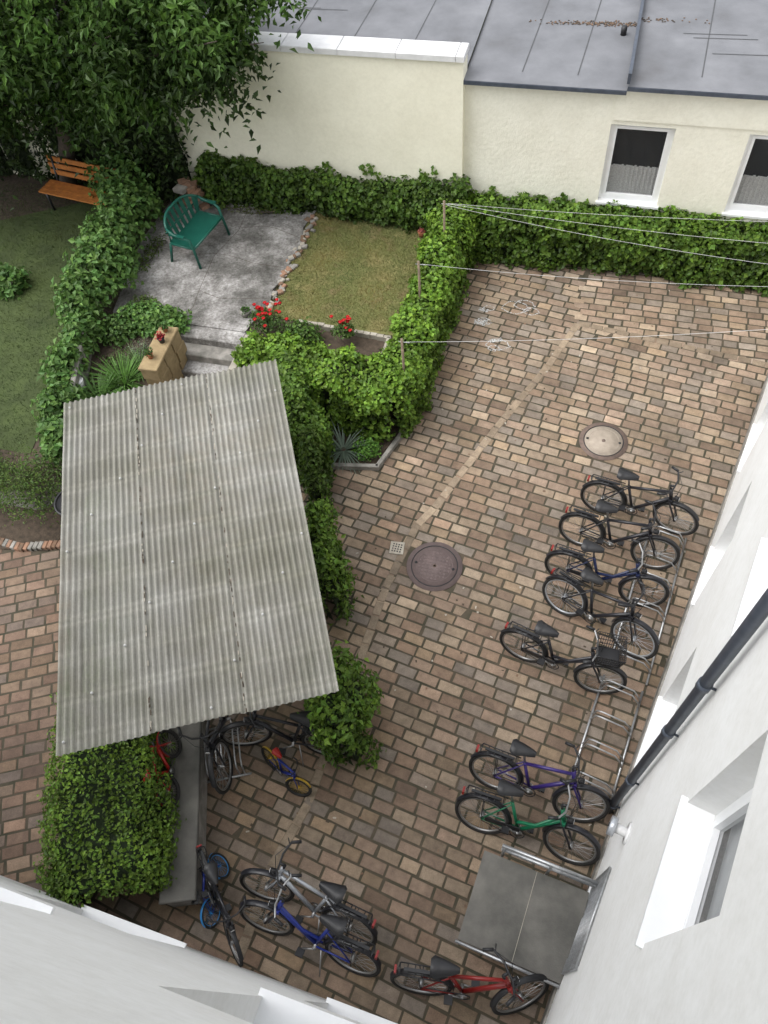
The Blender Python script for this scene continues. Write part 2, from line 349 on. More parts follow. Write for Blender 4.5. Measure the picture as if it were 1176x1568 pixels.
for pts in ([(-8.4,10.9),(-7.8,10.8),(-7.4,10.75),(-6.9,10.88),(-6.6,10.85),(-6.1,10.72),(-5.5,10.7)],[(-6.9,9.0),(-6.8,9.4),(-6.86,9.8),(-6.95,10.8),(-6.75,11.6),(-6.8,12.4)],[(-6.8,9.8),(-6.4,9.69),(-6.1,9.74),(-5.5,9.85)],[(-6.7,11.7),(-6.3,11.82),(-6,11.78),(-5.5,11.6)]):
    b.tube([(x,y,.598) for x,y in pts],.005,SOIL,4)
b.build('patio_joints')
b=MB()
for i in range(60):
    t=i/60; y=9.3+t*3.0; b.box((-5.38+random.gauss(0,.06),y,.59+random.random()*.02),(.12*random.uniform(.4,1.2),.08*random.uniform(.4,1.3),.05),random.choice([BRICKR,RUST,CONC,CONCL]),random.random()*3,.01)
b.build('rubble_edging')
b=MB()
n=14
for i in range(n):
    x0=-4.75+i*(1.72/n); b.box((x0+.06,9.36-.008*i+random.gauss(0,.006),.60),(.118,.07,.10),CONCL,random.gauss(0,.03),.008)
for i in range(5): b.box((-3.06,9.2-i*.12,.60),(.07,.115,.10),CONCL,random.gauss(0,.03),.008)
b.build('flower_bed_kerb')
b=MB()
for a,c in (((-2.47,7.72),(-2.70,6.95)),((-2.70,6.95),(-3.8,6.76))):
    a=Vector(a);c=Vector(c);L=(c-a).length; b.box(((a.x+c.x)/2,(a.y+c.y)/2,.03),(L+.04,.07,.13),CONC,math.atan2((c-a).y,(c-a).x),.008)
b.build('corner_bed_kerb')
b=MB()
for i in range(34):
    t=i/33; x=-9.6+2.4*t; y=4.22+.10*math.sin(t*3)+ (0.5*max(0,t-.75)*2)
    b.box((x,y,.02),(.07,.13,.11),random.choice([BRICKR,CONC,RUST]),random.gauss(.1,.08),.01)
b.build('brick_bed_edging')
b=MB()
for i in range(4):
    b.box((-6.17,8.83-i*.27-.135+.1,.60-.15*i-.30),(1.16,.30,.6),CONC if i%2 else PATIO,0,.015)
b.box((-5.52,8.3,.3),(.14,1.2,.62),CONCL,0,.015)
b.build('garden_steps')
b=MB()
for j in range(4):
    for i in range(3): b.box((-6.72+random.gauss(0,.006),7.63+i*.325+(0 if j%2 else .02),.12+j*.235),(.30,.315,.228),SAND,.05,.012)
b.box((-6.72,7.95,.975),(.34,1.02,.05),SAND,.05,.012); b.build('sandstone_wall')
def pot(name,x,y,z,r,h,mat,fol=None,fc=(.05,.12,.03)):
    E=empty(name); b=MB(); b.tube([(x,y,z),(x,y,z+h)],r*.72,mat,16,r2=r); b.ring((x,y,z+h),(0,0,1),r,.008,mat,16,6); b.disc((x,y,z+h-.005),(0,0,1),r*.9,.006,SOIL,16); b.build('pot',E)
    if fol:
        p=np.array([x,y,z+h+fol*.4])+rng.normal(size=(90,3))*np.array([fol*.4,fol*.4,fol*.3]); leaves('plant',p,rng.normal(size=(90,3))+np.array([0,0,1]),.045,.03,fc,parent=E)
pot('terracotta_flower_pot',-6.74,7.7,1.0,.055,.09,TERRA,.09); pot('black_flower_pot',-6.70,8.08,1.0,.06,.10,BLACKP,.09,(.3,.03,.04)); pot('terracotta_flower_pot',-6.75,8.33,1.0,.05,.08,TERRA,.08)
pot('white_plant_pot',-7.9,7.1,.66,.10,.18,P_WHITE); pot('grey_plant_pot',-5.75,9.35,.6,.10,.10,CONC,.1); pot('red_flower_pot',-3.15,12.05,.58,.07,.10,TERRA,.05,(.4,.15,.15))
b=MB(); b.box((-8.05,7.5,.75),(.09,1.5,.42),CONC,.35,.01); b.build('concrete_slab_edging')
b=MB()
for i in range(16): b.box((-7.85+random.gauss(0,.12),12.15+random.gauss(0,.1),.62+.035*i),(.24,.17,.09),random.choice([BRICKR,CONC,BRICKR]),random.random()*3,.01)
b.build('stone_pile')

# ------------------------------------------------------------------ manholes
for k,(x,y,r,col) in enumerate(((.75,8.23,.30,(.40,.34,.275)),(-1.40,5.39,.33,(.155,.115,.11)))):
    mt=M('manhole_cover_mat',col,tuple(c*.75 for c in col),scale=9,rough=.75,bs=.5)
    b=MB(); b.disc((x,y,-.010),(0,0,1),r+.085,.05,IRON if k==0 else mt,40); b.disc((x,y,.007),(0,0,1),r,.024,mt,40); b.ring((x,y,.016),(0,0,1),r+.012,.008,BLACKP,40,6); b.ring((x,y,.018),(0,0,1),r*.8,.006,mt,36,4)
    for i in range(-4,5):
        for j in range(-4,5):
            if k==1 and math.hypot(i,j)<4.3: b.box((x+i*.055,y+j*.055,.021),(.03,.03,.006),mt)
    b.disc((x,y,.021),(0,0,1),.03,.006,IRON,12)
    for a in (0,math.pi): b.disc((x+math.cos(a)*r*.85,y+math.sin(a)*r*.85,.021),(0,0,1),.022,.006,BLACKP,10)
    b.build('manhole_cover')
b=MB(); b.box((-2.02,5.57,.004),(.21,.21,.03),CONCL,.1)
for i in range(4):
    for j in range(4): b.disc((-2.02+(i-1.5)*.04,5.57+(j-1.5)*.04,.021),(0,0,1),.012,.004,BLACKP,8)
b.build('drain_grate')
CH,nt,bb=newmat('chalk'); bb.inputs['Roughness'].default_value=.95; bb.inputs['Base Color'].default_value=(.72,.74,.74,1); n=nz(nt,45,4); r=ramp(nt,n.outputs['Fac'],[(.38,(0,0,0)),(.58,(.7,.7,.7))]); nt.links.new(r.outputs['Color'],bb.inputs['Alpha'])
b=MB()
def ribbon(pts,w,z=.010):
    for i in range(len(pts)-1):
        a=Vector(pts[i]);c=Vector(pts[i+1]);nn=Vector((-(c-a).y,(c-a).x)).normalized()*w/2
        b.add([(a.x-nn.x,a.y-nn.y,z),(c.x-nn.x,c.y-nn.y,z),(c.x+nn.x,c.y+nn.y,z),(a.x+nn.x,a.y+nn.y,z)],[(0,1,2,3)],CH)
for cx,cy,s in ((-1.66,10.58,.14),(-1.30,10.05,.2),(-1.62,10.95,.10),(-1.15,11.05,.24),(-1.0,11.15,.18),(-1.35,9.95,.1),(-.85,11.0,.14)):
    ribbon([(cx+s*math.cos(a*.7)*(1+.2*math.sin(3*a)),cy+s*math.sin(a*.7)*.7) for a in range(10)],.018)
ribbon([(-1.82,10.55),(-1.58,10.57)],.13); ribbon([(-1.8,10.9),(-1.62,10.87)],.08); ribbon([(-1.45,10.1),(-1.25,10.2)],.08)
b.build('chalk_drawing')

# ------------------------------------------------------------------ walls
def facade(name,O,d,n,s0,s1,z0,z1,wins,mat,depth=.2,sill=True,curtain=False,frame=UPVC,grille=(),room=None,rd=.55):
    E=empty(name); O=Vector((O[0],O[1],0)); d=Vector((d[0],d[1],0)); n=Vector((n[0],n[1],0))
    def P(s,z,o=0): return O+d*s+n*o+Vector((0,0,z))
    ss=sorted(set([s0,s1]+[w[0] for w in wins]+[w[1] for w in wins])); zs=sorted(set([z0,z1]+[w[2] for w in wins]+[w[3] for w in wins]))
    b=MB()
    flip=d.cross(Vector((0,0,1))).dot(n)<0
    for i in range(len(ss)-1):
        for j in range(len(zs)-1):
            sm=(ss[i]+ss[i+1])/2; zm=(zs[j]+zs[j+1])/2
            if any(w[0]<sm<w[1] and w[2]<zm<w[3] for w in wins): continue
            b.add([P(ss[i],zs[j]),P(ss[i+1],zs[j]),P(ss[i+1],zs[j+1]),P(ss[i],zs[j+1])],[(3,2,1,0) if flip else (0,1,2,3)],mat)
    for w in wins:
        a,c,e,f=w[:4]
        for q in ([P(a,e),P(a,f),P(a,f,-depth),P(a,e,-depth)],[P(c,e),P(c,f),P(c,f,-depth),P(c,e,-depth)],[P(a,f),P(c,f),P(c,f,-depth),P(a,f,-depth)],[P(a,e),P(c,e),P(c,e,-depth),P(a,e,-depth)]):
            b.add(q,[(0,1,2,3)],mat)
    b.add([P(s0,z0),P(s0,z1),P(s0,z1,-6),P(s0,z0,-6)],[(0,1,2,3)],mat); b.add([P(s1,z0),P(s1,z1),P(s1,z1,-6),P(s1,z0,-6)],[(0,1,2,3)],mat)
    b.add([P(s0,z0,-6),P(s1,z0,-6),P(s1,z1,-6),P(s0,z1,-6)],[(0,1,2,3)],mat)
    b.build('walls',E)
    b=MB(); ang=math.atan2(d.y,d.x)
    def bar(sa,sb,za,zb,o0,o1,m):
        c=P((sa+sb)/2,(za+zb)/2,(o0+o1)/2); b.box(c,(abs(sb-sa),abs(o1-o0),abs(zb-za)),m,ang)
    for w in wins:
        a,c,e,f=w[:4]; t=.065; D=depth
        bar(a,a+t,e,f,-D-.03,-D+.03,frame); bar(c-t,c,e,f,-D-.03,-D+.03,frame); bar(a+t,c-t,f-t,f,-D-.03,-D+.03,frame); bar(a+t,c-t,e,e+t,-D-.03,-D+.03,frame)
        t2=.05; a2,c2,e2,f2=a+t,c-t,e+t,f-t
        bar(a2,a2+t2,e2,f2,-D-.02,-D+.045,frame); bar(c2-t2,c2,e2,f2,-D-.02,-D+.045,frame); bar(a2+t2,c2-t2,f2-t2,f2,-D-.02,-D+.045,frame); bar(a2+t2,c2-t2,e2,e2+t2,-D-.02,-D+.045,frame)
        if c-a>1.15: m_=(a+c)/2; bar(m_-.06,m_+.06,e2+t2,f2-t2,-D-.02,-D+.045,frame)
        bar(a2+t2,c2-t2,e2+t2,f2-t2,-D-.006,-D+.002,GLASSD)
        bar(a,c,e,f,-D-rd-.05,-D-rd,room or ROOM); 
        if curtain:
            k=22
            for i in range(k):
                x0=a2+t2+(c2-a2-2*t2)*i/k; x1=a2+t2+(c2-a2-2*t2)*(i+1)/k; bar(x0,x1,e2,e2+(f2-e2)*(.42+.006*(i%3)),-D-.045-.016*(i%2),-D-.035-.016*(i%2),LACE)
        if sill:
            bar(a-.03,c+.03,e-.035,e+.004,-D+.035,.045,frame)
    b.build('windows',E)
    if grille:
        b=MB()
        for (a,c,e,f) in grille:
            for i in range(11): b.tube([P(a+(c-a)*i/10,e,.02),P(a+(c-a)*i/10,f,.02)],.004,STEEL,5)
            for i in range(13): b.tube([P(a,e+(f-e)*i/12,.026),P(c,e+(f-e)*i/12,.026)],.004,STEEL,5)
            b.tube([P(a,e,.02),P(c,e,.02),P(c,f,.02),P(a,f,.02)],.014,STEEL,6,closed=True)
        b.build('window_grille',E)
    return E,P
cols=[(.32,1.26),(2.62,3.52),(4.95,5.85),(7.3,8.2),(9.65,10.55)]
wins=[(a,c,z,z+1.6) for a,c in cols for z in (.75,4.45,7.98) if not (a<1 and z<1)]+[(.32,1.26,.45,1.50)]
FE,FP=facade('white_apartment_building',(1.005,.358),(.2236,.9747),(-.9747,.2236),-.6,15,-.05,11.5,wins,WHITE,depth=.22,grille=[(.30,1.28,.43,1.52)],room=REFLBACK,rd=.08)
b=MB(); b.box(FP(7.2,.12,.011),(15.2,.022,.34),CONC,math.atan2(.9747,.2236)); b.build('plinth',FE)
facade('white_stairwell_building',(-5.65,0),(.9989,-.0475),(.0475,.9989),-3.2,6.55,-.05,11.5,[(4.45,5.65,4.15,6.3),(4.45,5.65,.9,2.5),(1.6,2.8,4.15,6.3),(1.6,2.8,.9,2.5)],WHITE,depth=.22,room=REFLBACK,rd=.08)
b=MB(); pr=[FP(2.22,0.02,.09),FP(2.22,11.5,.09)]; b.tube(pr,.048,ZINC,18)
for z in (.25,1.35,3.05,4.2,6.2,8): b.tube([FP(2.22,z,.09),FP(2.22,z+.09,.09)],.057,ZINC,16); b.tube([FP(2.22,z+.045,.09),FP(2.22,z+.045,.0)],.012,ZINC,6)
b.build('downpipe')
b=MB(); b.tube([FP(1.57,1.88,0),FP(1.57,1.88,.16)],.05,P_WHITE,20); b.tube([FP(1.57,1.88,.13),FP(1.57,1.88,.19)],.095,P_SILV,24); b.tube([FP(1.57,1.88,0),FP(1.57,1.88,.02)],.11,P_WHITE,24); b.tube([FP(1.57,1.88,.19),FP(1.57,1.88,.2)],.02,BLACKP,10); b.build('flue_vent')
E2,BP=facade('cream_garden_building',(-2.5,12.8),(1,0),(0,-1),0,9.5,-.05,3.22,[(2.47,3.51,1.16,2.6),(4.65,5.69,1.16,2.6),(6.83,7.87,1.16,2.6)],CREAM,depth=.13,curtain=True,rd=.4)
b=MB(); b.box((2.78,12.785,2.95),(5.6,.03,.52),CREAM,0); b.build('upper_wall_band',E2)
b=MB()
b.add([(-2.5,12.66,3.235),(0.12,12.66,3.235),(.12,24,3.6),(-2.5,24,3.6)],[(0,1,2,3)],FELT)
b.add([(0.12,12.62,3.32),(7.2,12.62,3.32),(7.2,24,3.7),(0.12,24,3.7)],[(0,1,2,3)],FELT)
b.box((-1.19,12.67,3.20),(2.62,.05,.06),ZINC); b.box((3.66,12.63,3.285),(7.08,.05,.06),ZINC); b.box((.12,18.3,3.45),(.05,11.4,.16),ZINC)
b.add([(-14,12.95,3.30),(-2.5,12.95,3.30),(-2.5,24,3.6),(-14,24,3.6)],[(0,1,2,3)],FELT)
b.build('felt_roof',E2)
b=MB()
def zr(x,y): return (3.32+(y-12.62)*.0334 if x>.12 else 3.235+(y-12.66)*.0322 if x>-2.5 else 3.3+(y-12.95)*.0271)+.004
for x in (-6.9,-5.8,-4.7,-3.6,-1.6,-.7,1.2,2.3,3.4,4.5,5.6):
    y0,y1=(13.0,24); b.add([(x,y0,zr(x,y0)),(x+.02,y0,zr(x,y0)),(x+.5,y1,zr(x,y1)),(x+.48,y1,zr(x,y1))],[(0,1,2,3)],SEAM)
for i in range(14):
    x=random.uniform(-7,5); y=random.uniform(13,17); l=1.0
    if (x<.12)==(x+l<.12) and (x<-2.5)==(x+l<-2.5): b.add([(x,y,zr(x,y)+.002),(x+l,y+.04,zr(x,y)+.003),(x+l,y+.058,zr(x,y)+.004),(x,y+.018,zr(x,y)+.003)],[(0,1,2,3)],SEAM)
b.build('roof_seams',E2)
b=MB(); b.tube([(-.1,14.3,3.28),(-.1,14.3,3.42)],.05,BLACKP,12)
for i in range(300):
    x=random.gauss(-.4,.55);y=14.62+random.gauss(0,.035)+.03*x; b.box((x,y,zr(x,y)+.004),(.025,.018,.006),random.choice([RUST,SOIL]),random.random()*3)
b.build('roof_leaf_litter',E2)
E3=empty('cream_garden_wall'); b=MB(); b.box((-5.55,12.80,1.75),(6.1,.34,3.6),CREAM2); b.build('wall',E3)
b=MB(); x=-8.62
while x<-2.6:
    w=min(1.0,-2.48-x); b.box((x+w/2,12.80,3.60),(w-.008,.44,.10),P_WHITE,random.gauss(0,.003),.012); x+=w
b.build('coping',E3)
b=MB(); b.box((-12.5,12.85,1.2),(7.7,.3,2.4),CREAM2); b.build('cream_boundary_wall')

# ------------------------------------------------------------------ canopy
CE=empty('bicycle_shelter')
A=Vector((-4.37,1.14,0)); ex=Vector((2.65,1.35,0)).normalized(); ey=Vector((-ex.y,ex.x,0)); Wd,Ld,ZC=2.97,4.93,2.30
ang=math.atan2(ex.y,ex.x)
GRP,nt,bb=newmat('corrugated_sheet'); 
n1=nz(nt,.8,8,.7); r1=ramp(nt,n1.outputs['Fac'],[(.3,(.19,.185,.145)),(.48,(.27,.262,.235)),(.68,(.36,.355,.34))])
tc=nt.nodes.new('ShaderNodeTexCoord'); mp=nt.nodes.new('ShaderNodeMapping'); mp.inputs['Scale'].default_value=(18,1.2,1); nt.links.new(tc.outputs['Object'],mp.inputs['Vector'])
n2=nz(nt,1.0,6,.7,mp.outputs['Vector']); r2=ramp(nt,n2.outputs['Fac'],[(.3,(.78,.78,.76)),(.7,(1.12,1.12,1.12))])
n4=nz(nt,40,4,.7); r4=ramp(nt,n4.outputs['Fac'],[(.3,(.85,.85,.83)),(.7,(1.08,1.08,1.08))])
c=mul(nt,r1.outputs['Color'],r2.outputs['Color']); c=mul(nt,c,r4.outputs['Color'])
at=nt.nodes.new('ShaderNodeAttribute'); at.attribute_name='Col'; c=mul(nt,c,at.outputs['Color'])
nt.links.new(c,bb.inputs['Base Color']); bb.inputs['Roughness'].default_value=.6
tr=nt.nodes.new('ShaderNodeBsdfTransparent'); tr.inputs[0].default_value=(.85,.87,.8,1); mx=nt.nodes.new('ShaderNodeMixShader'); mx.inputs[0].default_value=.16
nt.links.new(bb.outputs[0],mx.inputs[1]); nt.links.new(tr.outputs[0],mx.inputs[2]); nt.links.new(mx.outputs[0],nt.nodes['Material Output'].inputs['Surface'])
def CP(a,l,z): return A+ex*a+ey*l+Vector((0,0,z))
PER=.0735; NB=11
BL=[.12+(Ld-.24)*k/(NB-1) for k in range(NB)]
for i in range(3):
    a0=i*Wd/3-(.05 if i else 0); a1=(i+1)*Wd/3; nW=int((a1-a0)/PER*8); vs=[];fs=[];ML=110;cc=[]
    for k in range(nW+1):
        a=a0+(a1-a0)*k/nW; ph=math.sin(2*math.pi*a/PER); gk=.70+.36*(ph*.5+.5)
        wv=1+.05*math.sin(37.3*round(a/PER))
        for m in range(ML+1):
            l=Ld*m/ML+ (.012*math.sin(i*2.3)); z=ZC+.015*ph+i*.004+.004*math.sin(m*.24+i)+.015*m/ML
            dl=min(abs(l-x) for x in BL); bd=1+.24*math.exp(-((dl-.05)/.022)**2)   # lighter strips: light bounced back by the battens, painted into the sheet colour
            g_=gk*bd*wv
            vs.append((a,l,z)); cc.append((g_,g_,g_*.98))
    for k in range(nW):
        for m in range(ML): q=k*(ML+1)+m; fs.append((q,q+ML+1,q+ML+2,q+1))
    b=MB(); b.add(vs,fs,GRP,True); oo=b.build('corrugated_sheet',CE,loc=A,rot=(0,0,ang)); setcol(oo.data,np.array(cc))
b=MB()
for l in BL: b.box(CP(Wd/2,l,ZC-.042),(Wd-.06,.07,.045),BEAM,ang)
b.build('battens',CE)
b=MB()
for a in (.15,Wd/2,Wd-.15): b.box(CP(a,Ld/2+.1,ZC-.13),(.09,Ld-.9,.12),WOOD,ang)
for a in (.15,Wd-.15):
    for l in (.65,Ld/2,Ld-.35): b.box(CP(a,l,(ZC-.19)/2),(.10,.10,ZC-.19),WOOD,ang)
b.build('timber_frame',CE)
b=MB()
for k,l in enumerate(BL):
    for j in range(10):
        if (k*3+j*2)%5==0: 
            a=round((.08+j*.31)/PER)*PER+PER/4
            if a<Wd: b.tube([CP(a,l,ZC+.02),CP(a,l,ZC+.042)],.014,SCREW,8)
b.build('roofing_screws',CE)
b=MB()
for i in (1,2):
    for k in range(70):
        l=random.random()*Ld; b.box(CP(i*Wd/3+.004+random.gauss(0,.004),l,ZC+.026),(.010,random.uniform(.01,.07),.008),random.choice([SOIL,CONCL]),ang)
b.build('seam_debris',CE)

# ------------------------------------------------------------------ hedges
IVY=(.078,.16,.023); IVYB=(.105,.21,.027)
hedge('ivy_hedge',[(-2.58,12.3),(-2.56,10.8),(-2.58,9.3),(-2.68,8.0)],[.42,.36,.36,.42],0.0,[1.3,1.2,1.15,1.1],1250,.075,.07,IVYB,rough=.12)
hedge('ivy_hedge',[(-2.95,7.95),(-3.6,8.0),(-4.3,8.3),(-5.25,8.35)],[.52,.45,.36,.28],0.0,[1.12,1.15,1.05,1.0],1250,.075,.07,IVYB,rough=.14)
hedge('ivy_hedge',[(-4.4,8.0),(-3.95,7.1),(-3.72,6.75)],.30,0,[1.15,1.35,1.2],1100,.075,.07,IVY,rough=.12)
hedge('wall_ivy',[(-1.9,12.62),(0,12.62),(2,12.62),(4.4,12.62)],[.42,.34,.36,.34],0,[1.15,1.12,1.05,.98],1250,.085,.08,IVY,rough=.16)
hedge('wall_ivy',[(-7.6,12.55),(-6,12.55),(-4,12.55),(-2.6,12.55)],[.18,.26,.32,.34],.55,[1.0,.85,.8,.95],1250,.085,.08,(.06,.125,.02),rough=.16)
def wallivy():
    P=[];
    for i in range(34):
        x=random.uniform(-7.6,3.6); z=(1.4 if x<-2.6 else 1.0); y=12.60 if x<-2.6 else 12.76
        for k in range(random.randint(4,20)):
            z+=random.uniform(0,.025); x+=random.gauss(0,.03); P.append((x,y-random.random()*.03,z))
    P=np.array(P); keep=~(((P[:,0]>-.1)&(P[:,0]<1.1)|(P[:,0]>2.1)&(P[:,0]<3.3))&(P[:,2]>1.12)); P=P[keep]
    leaves('wall_ivy_tendrils',P,np.tile([0,-1,.3],(len(P),1))+rng.normal(size=(len(P),3))*.3,.07,.065,IVY)
wallivy()
hedge('clipped_hedge',[(-4.12,.5),(-4.45,1.2),(-4.98,2.2),(-5.6,3.5),(-6.2,4.8)],[.78,.72,.52,.42,.36],0,[1.05,1.12,1.1,1.1,1.1],1800,.052,.036,(.09,.175,.025),rough=.13,thick=.16,stray=.08)
hedge('climbing_hornbeam',[(-2.05,3.05),(-1.86,2.5)],.31,0.1,[1.5,1.45],1000,.085,.055,(.092,.185,.027),rough=.2,stray=.1)
hedge('climbing_hornbeam',[(-2.98,5.1),(-2.62,4.3)],.24,0.1,[1.5,1.45],1000,.085,.055,(.092,.185,.027),rough=.2,stray=.1)
hedge('climbing_hornbeam',[(-3.55,6.5),(-3.3,5.9)],.14,0.1,[1.3,1.1],900,.085,.055,(.06,.12,.02),rough=.12)
RC=(.08,.175,.045)
for (x,y,z,rx,ry,rz,n) in ((-9.3,12.0,1.0,.7,.5,.8,1100),(-8.85,11.3,.95,.65,.6,.75,1300),(-8.75,10.4,.95,.6,.6,.7,1300),(-8.55,9.6,.95,.65,.6,.75,1400),(-8.6,8.8,.9,.5,.55,.65,1100),(-8.3,8.1,.8,.35,.5,.5,800),(-8.2,7.3,.8,.3,.5,.5,700),(-7.85,6.5,.8,.35,.5,.5,800),(-7.45,5.8,.8,.35,.4,.5,700),(-10.6,9.3,.6,.4,.4,.4,500)):
    bush('raspberry_bush',(x,y,z),(rx,ry,rz),n,.12,.085,RC,down=.2)
bush('garden_bush',(-7.65,5.05,.6),(.75,.62,.6),3600,.05,.022,(.085,.155,.04))
bush('garden_bush',(-8.8,5.1,.55),(.7,.5,.5),1900,.06,.03,(.075,.14,.035))
bush('geranium_plant',(-7.35,8.85,.65),(.75,.38,.32),2200,.075,.07,(.09,.20,.05)); bush('geranium_plant',(-7.9,8.5,.6),(.4,.35,.3),700,.075,.07,(.07,.15,.04))
spiky('daylily_plant',(-7.3,7.45,.5),150,.66,.028,(.12,.25,.05)); spiky('daylily_plant',(-7.15,7.8,.5),90,.55,.022,(.14,.24,.08)); spiky('daylily_plant',(-7.55,7.0,.5),90,.6,.024,(.10,.20,.05))
bush('catmint_plant',(-7.2,8.1,.6),(.3,.25,.3),700,.03,.015,(.17,.22,.17))
bush('bed_groundcover',(-7.5,7.4,.55),(.55,.9,.15),1500,.05,.04,(.06,.13,.03))
spiky('yucca_plant',(-3.35,7.2,.03),75,.55,.03,(.15,.20,.15),1.1,.5); spiky('yucca_plant',(-3.6,7.0,.03),40,.4,.024,(.16,.21,.15),1.1,.5)
bush('low_shrub',(-2.93,7.2,.12),(.23,.22,.22),600,.045,.035,(.08,.20,.035))
bush('garden_bush',(-4.55,8.95,.65),(.4,.3,.35),1100,.06,.045,(.07,.15,.03))
ROSE=paint('rose_petals',(.5,.012,.015))
def rose(x,y,z,r,nf):
    E=bush('rose_bush',(x,y,z),(r,r*.8,r),500,.055,.04,(.06,.12,.03))
    b=MB()
    for i in range(nf):
        c=Vector((x+random.gauss(0,r*.45),y+random.gauss(0,r*.4),z+r*random.uniform(.6,1.15)))
        for k in range(7):
            a=k*.9; d=Vector((math.cos(a),math.sin(a),.7))*.018; q=c+d; u=Vector((-math.sin(a),math.cos(a),0))*.02; w=Vector((math.cos(a)*.5,math.sin(a)*.5,.8))*.026
            b.add([q-u,q+u,q+u*.8+w,q-u*.8+w],[(0,1,2,3)],ROSE)
        b.disc(c+Vector((0,0,.012)),(0,0,1),.02,.02,ROSE,7)
    b.build('flowers',E)
rose(-5.15,8.95,.8,.34,20); rose(-3.8,9.08,.8,.20,12); rose(-5.3,9.15,.8,.2,6)
bush('patio_weeds',(-6.7,12.2,.62),(.9,.12,.10),260,.05,.02,(.09,.13,.03)); bush('patio_weeds',(-7.75,9.3,.62),(.3,.2,.12),300,.05,.03,(.08,.14,.03)); bush('patio_weeds',(-8.2,10.6,.62),(.2,.7,.14),400,.05,.03,(.08,.14,.03))

# ------------------------------------------------------------------ cherry tree
def tree(name,base,top,ells,ncl,nl,L,W,col,limit=None):
    E=empty(name); b=MB(); base=Vector(base);top=Vector(top)
    b.tube([base,base.lerp(top,.5)+Vector((.12,-.05,0)),top],.19,BARK,12,r2=.12)
    P=[];N=[];SH=[]
    tot=sum(e[1][0]*e[1][1]*e[1][2] for e in ells)
    for c,r in ells:
        m=max(8,int(ncl*r[0]*r[1]*r[2]/tot))
        for i in range(m):
            d=rng.normal(size=3); d/=np.linalg.norm(d); k=rng.random()**.4
            cc=np.array(c)+d*np.array(r)*k
            if limit and not limit(cc): continue
            if i%2==0:
                q=Vector(cc); mid=top.lerp(q,.55)+Vector((random.gauss(0,.15),random.gauss(0,.15),.1)); b.tube([top+Vector((0,0,-.3*random.random())),mid,q,q+(q-mid)*.25],.04,BARK,6,r2=.007)
            rr=np.array([.46,.40,.26])*rng.uniform(.6,1.2); pts=cc+rng.normal(size=(nl,3))*rr*.55; pts[:,2]-=.45*((pts[:,0]-cc[0])**2+(pts[:,1]-cc[1])**2)/.3
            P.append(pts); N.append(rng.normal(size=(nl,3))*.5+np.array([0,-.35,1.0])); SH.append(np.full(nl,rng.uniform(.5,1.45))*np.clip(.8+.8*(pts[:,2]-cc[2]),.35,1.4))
    b.build('trunk_and_limbs',E); P=np.concatenate(P);N=np.concatenate(N);SH=np.concatenate(SH)
    if limit is not None:
        k=~((P[:,1]>12.55)&(P[:,1]<13.1)&(P[:,2]<3.75)&(P[:,0]>-8.6)); P=P[k];N=N[k];SH=SH[k]
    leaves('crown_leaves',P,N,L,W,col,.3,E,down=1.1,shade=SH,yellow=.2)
    return E
tree('cherry_tree',(-11.0,12.4,.5),(-10.2,12.4,2.9),[((-9.6,12.3,4.4),(3.6,2.1,1.8)),((-6.6,12.2,4.2),(1.5,1.1,1.0)),((-7.6,11.5,3.9),(1.4,.9,.7)),((-12.4,11.6,3.8),(2.2,1.8,1.7)),((-8.4,11.6,3.3),(1.0,.6,.8))],250,310,.145,.07,(.08,.175,.033),limit=lambda c:not(c[1]>12.4 and c[2]<3.8 and c[0]>-8.6))
hedge('dark_shrubbery',[(-8.3,12.75),(-11,12.95),(-15,12.7)],[.5,.4,.4],.5,[2.2,2.6,3.0],500,.11,.06,(.035,.07,.018),rough=.22)
tree('background_tree',(-12,17,0),(-12,17,4),[((-11,16.5,5),(4,2.5,2.6)),((-15,14,4),(3,3,3))],90,260,.16,.08,(.05,.11,.024))

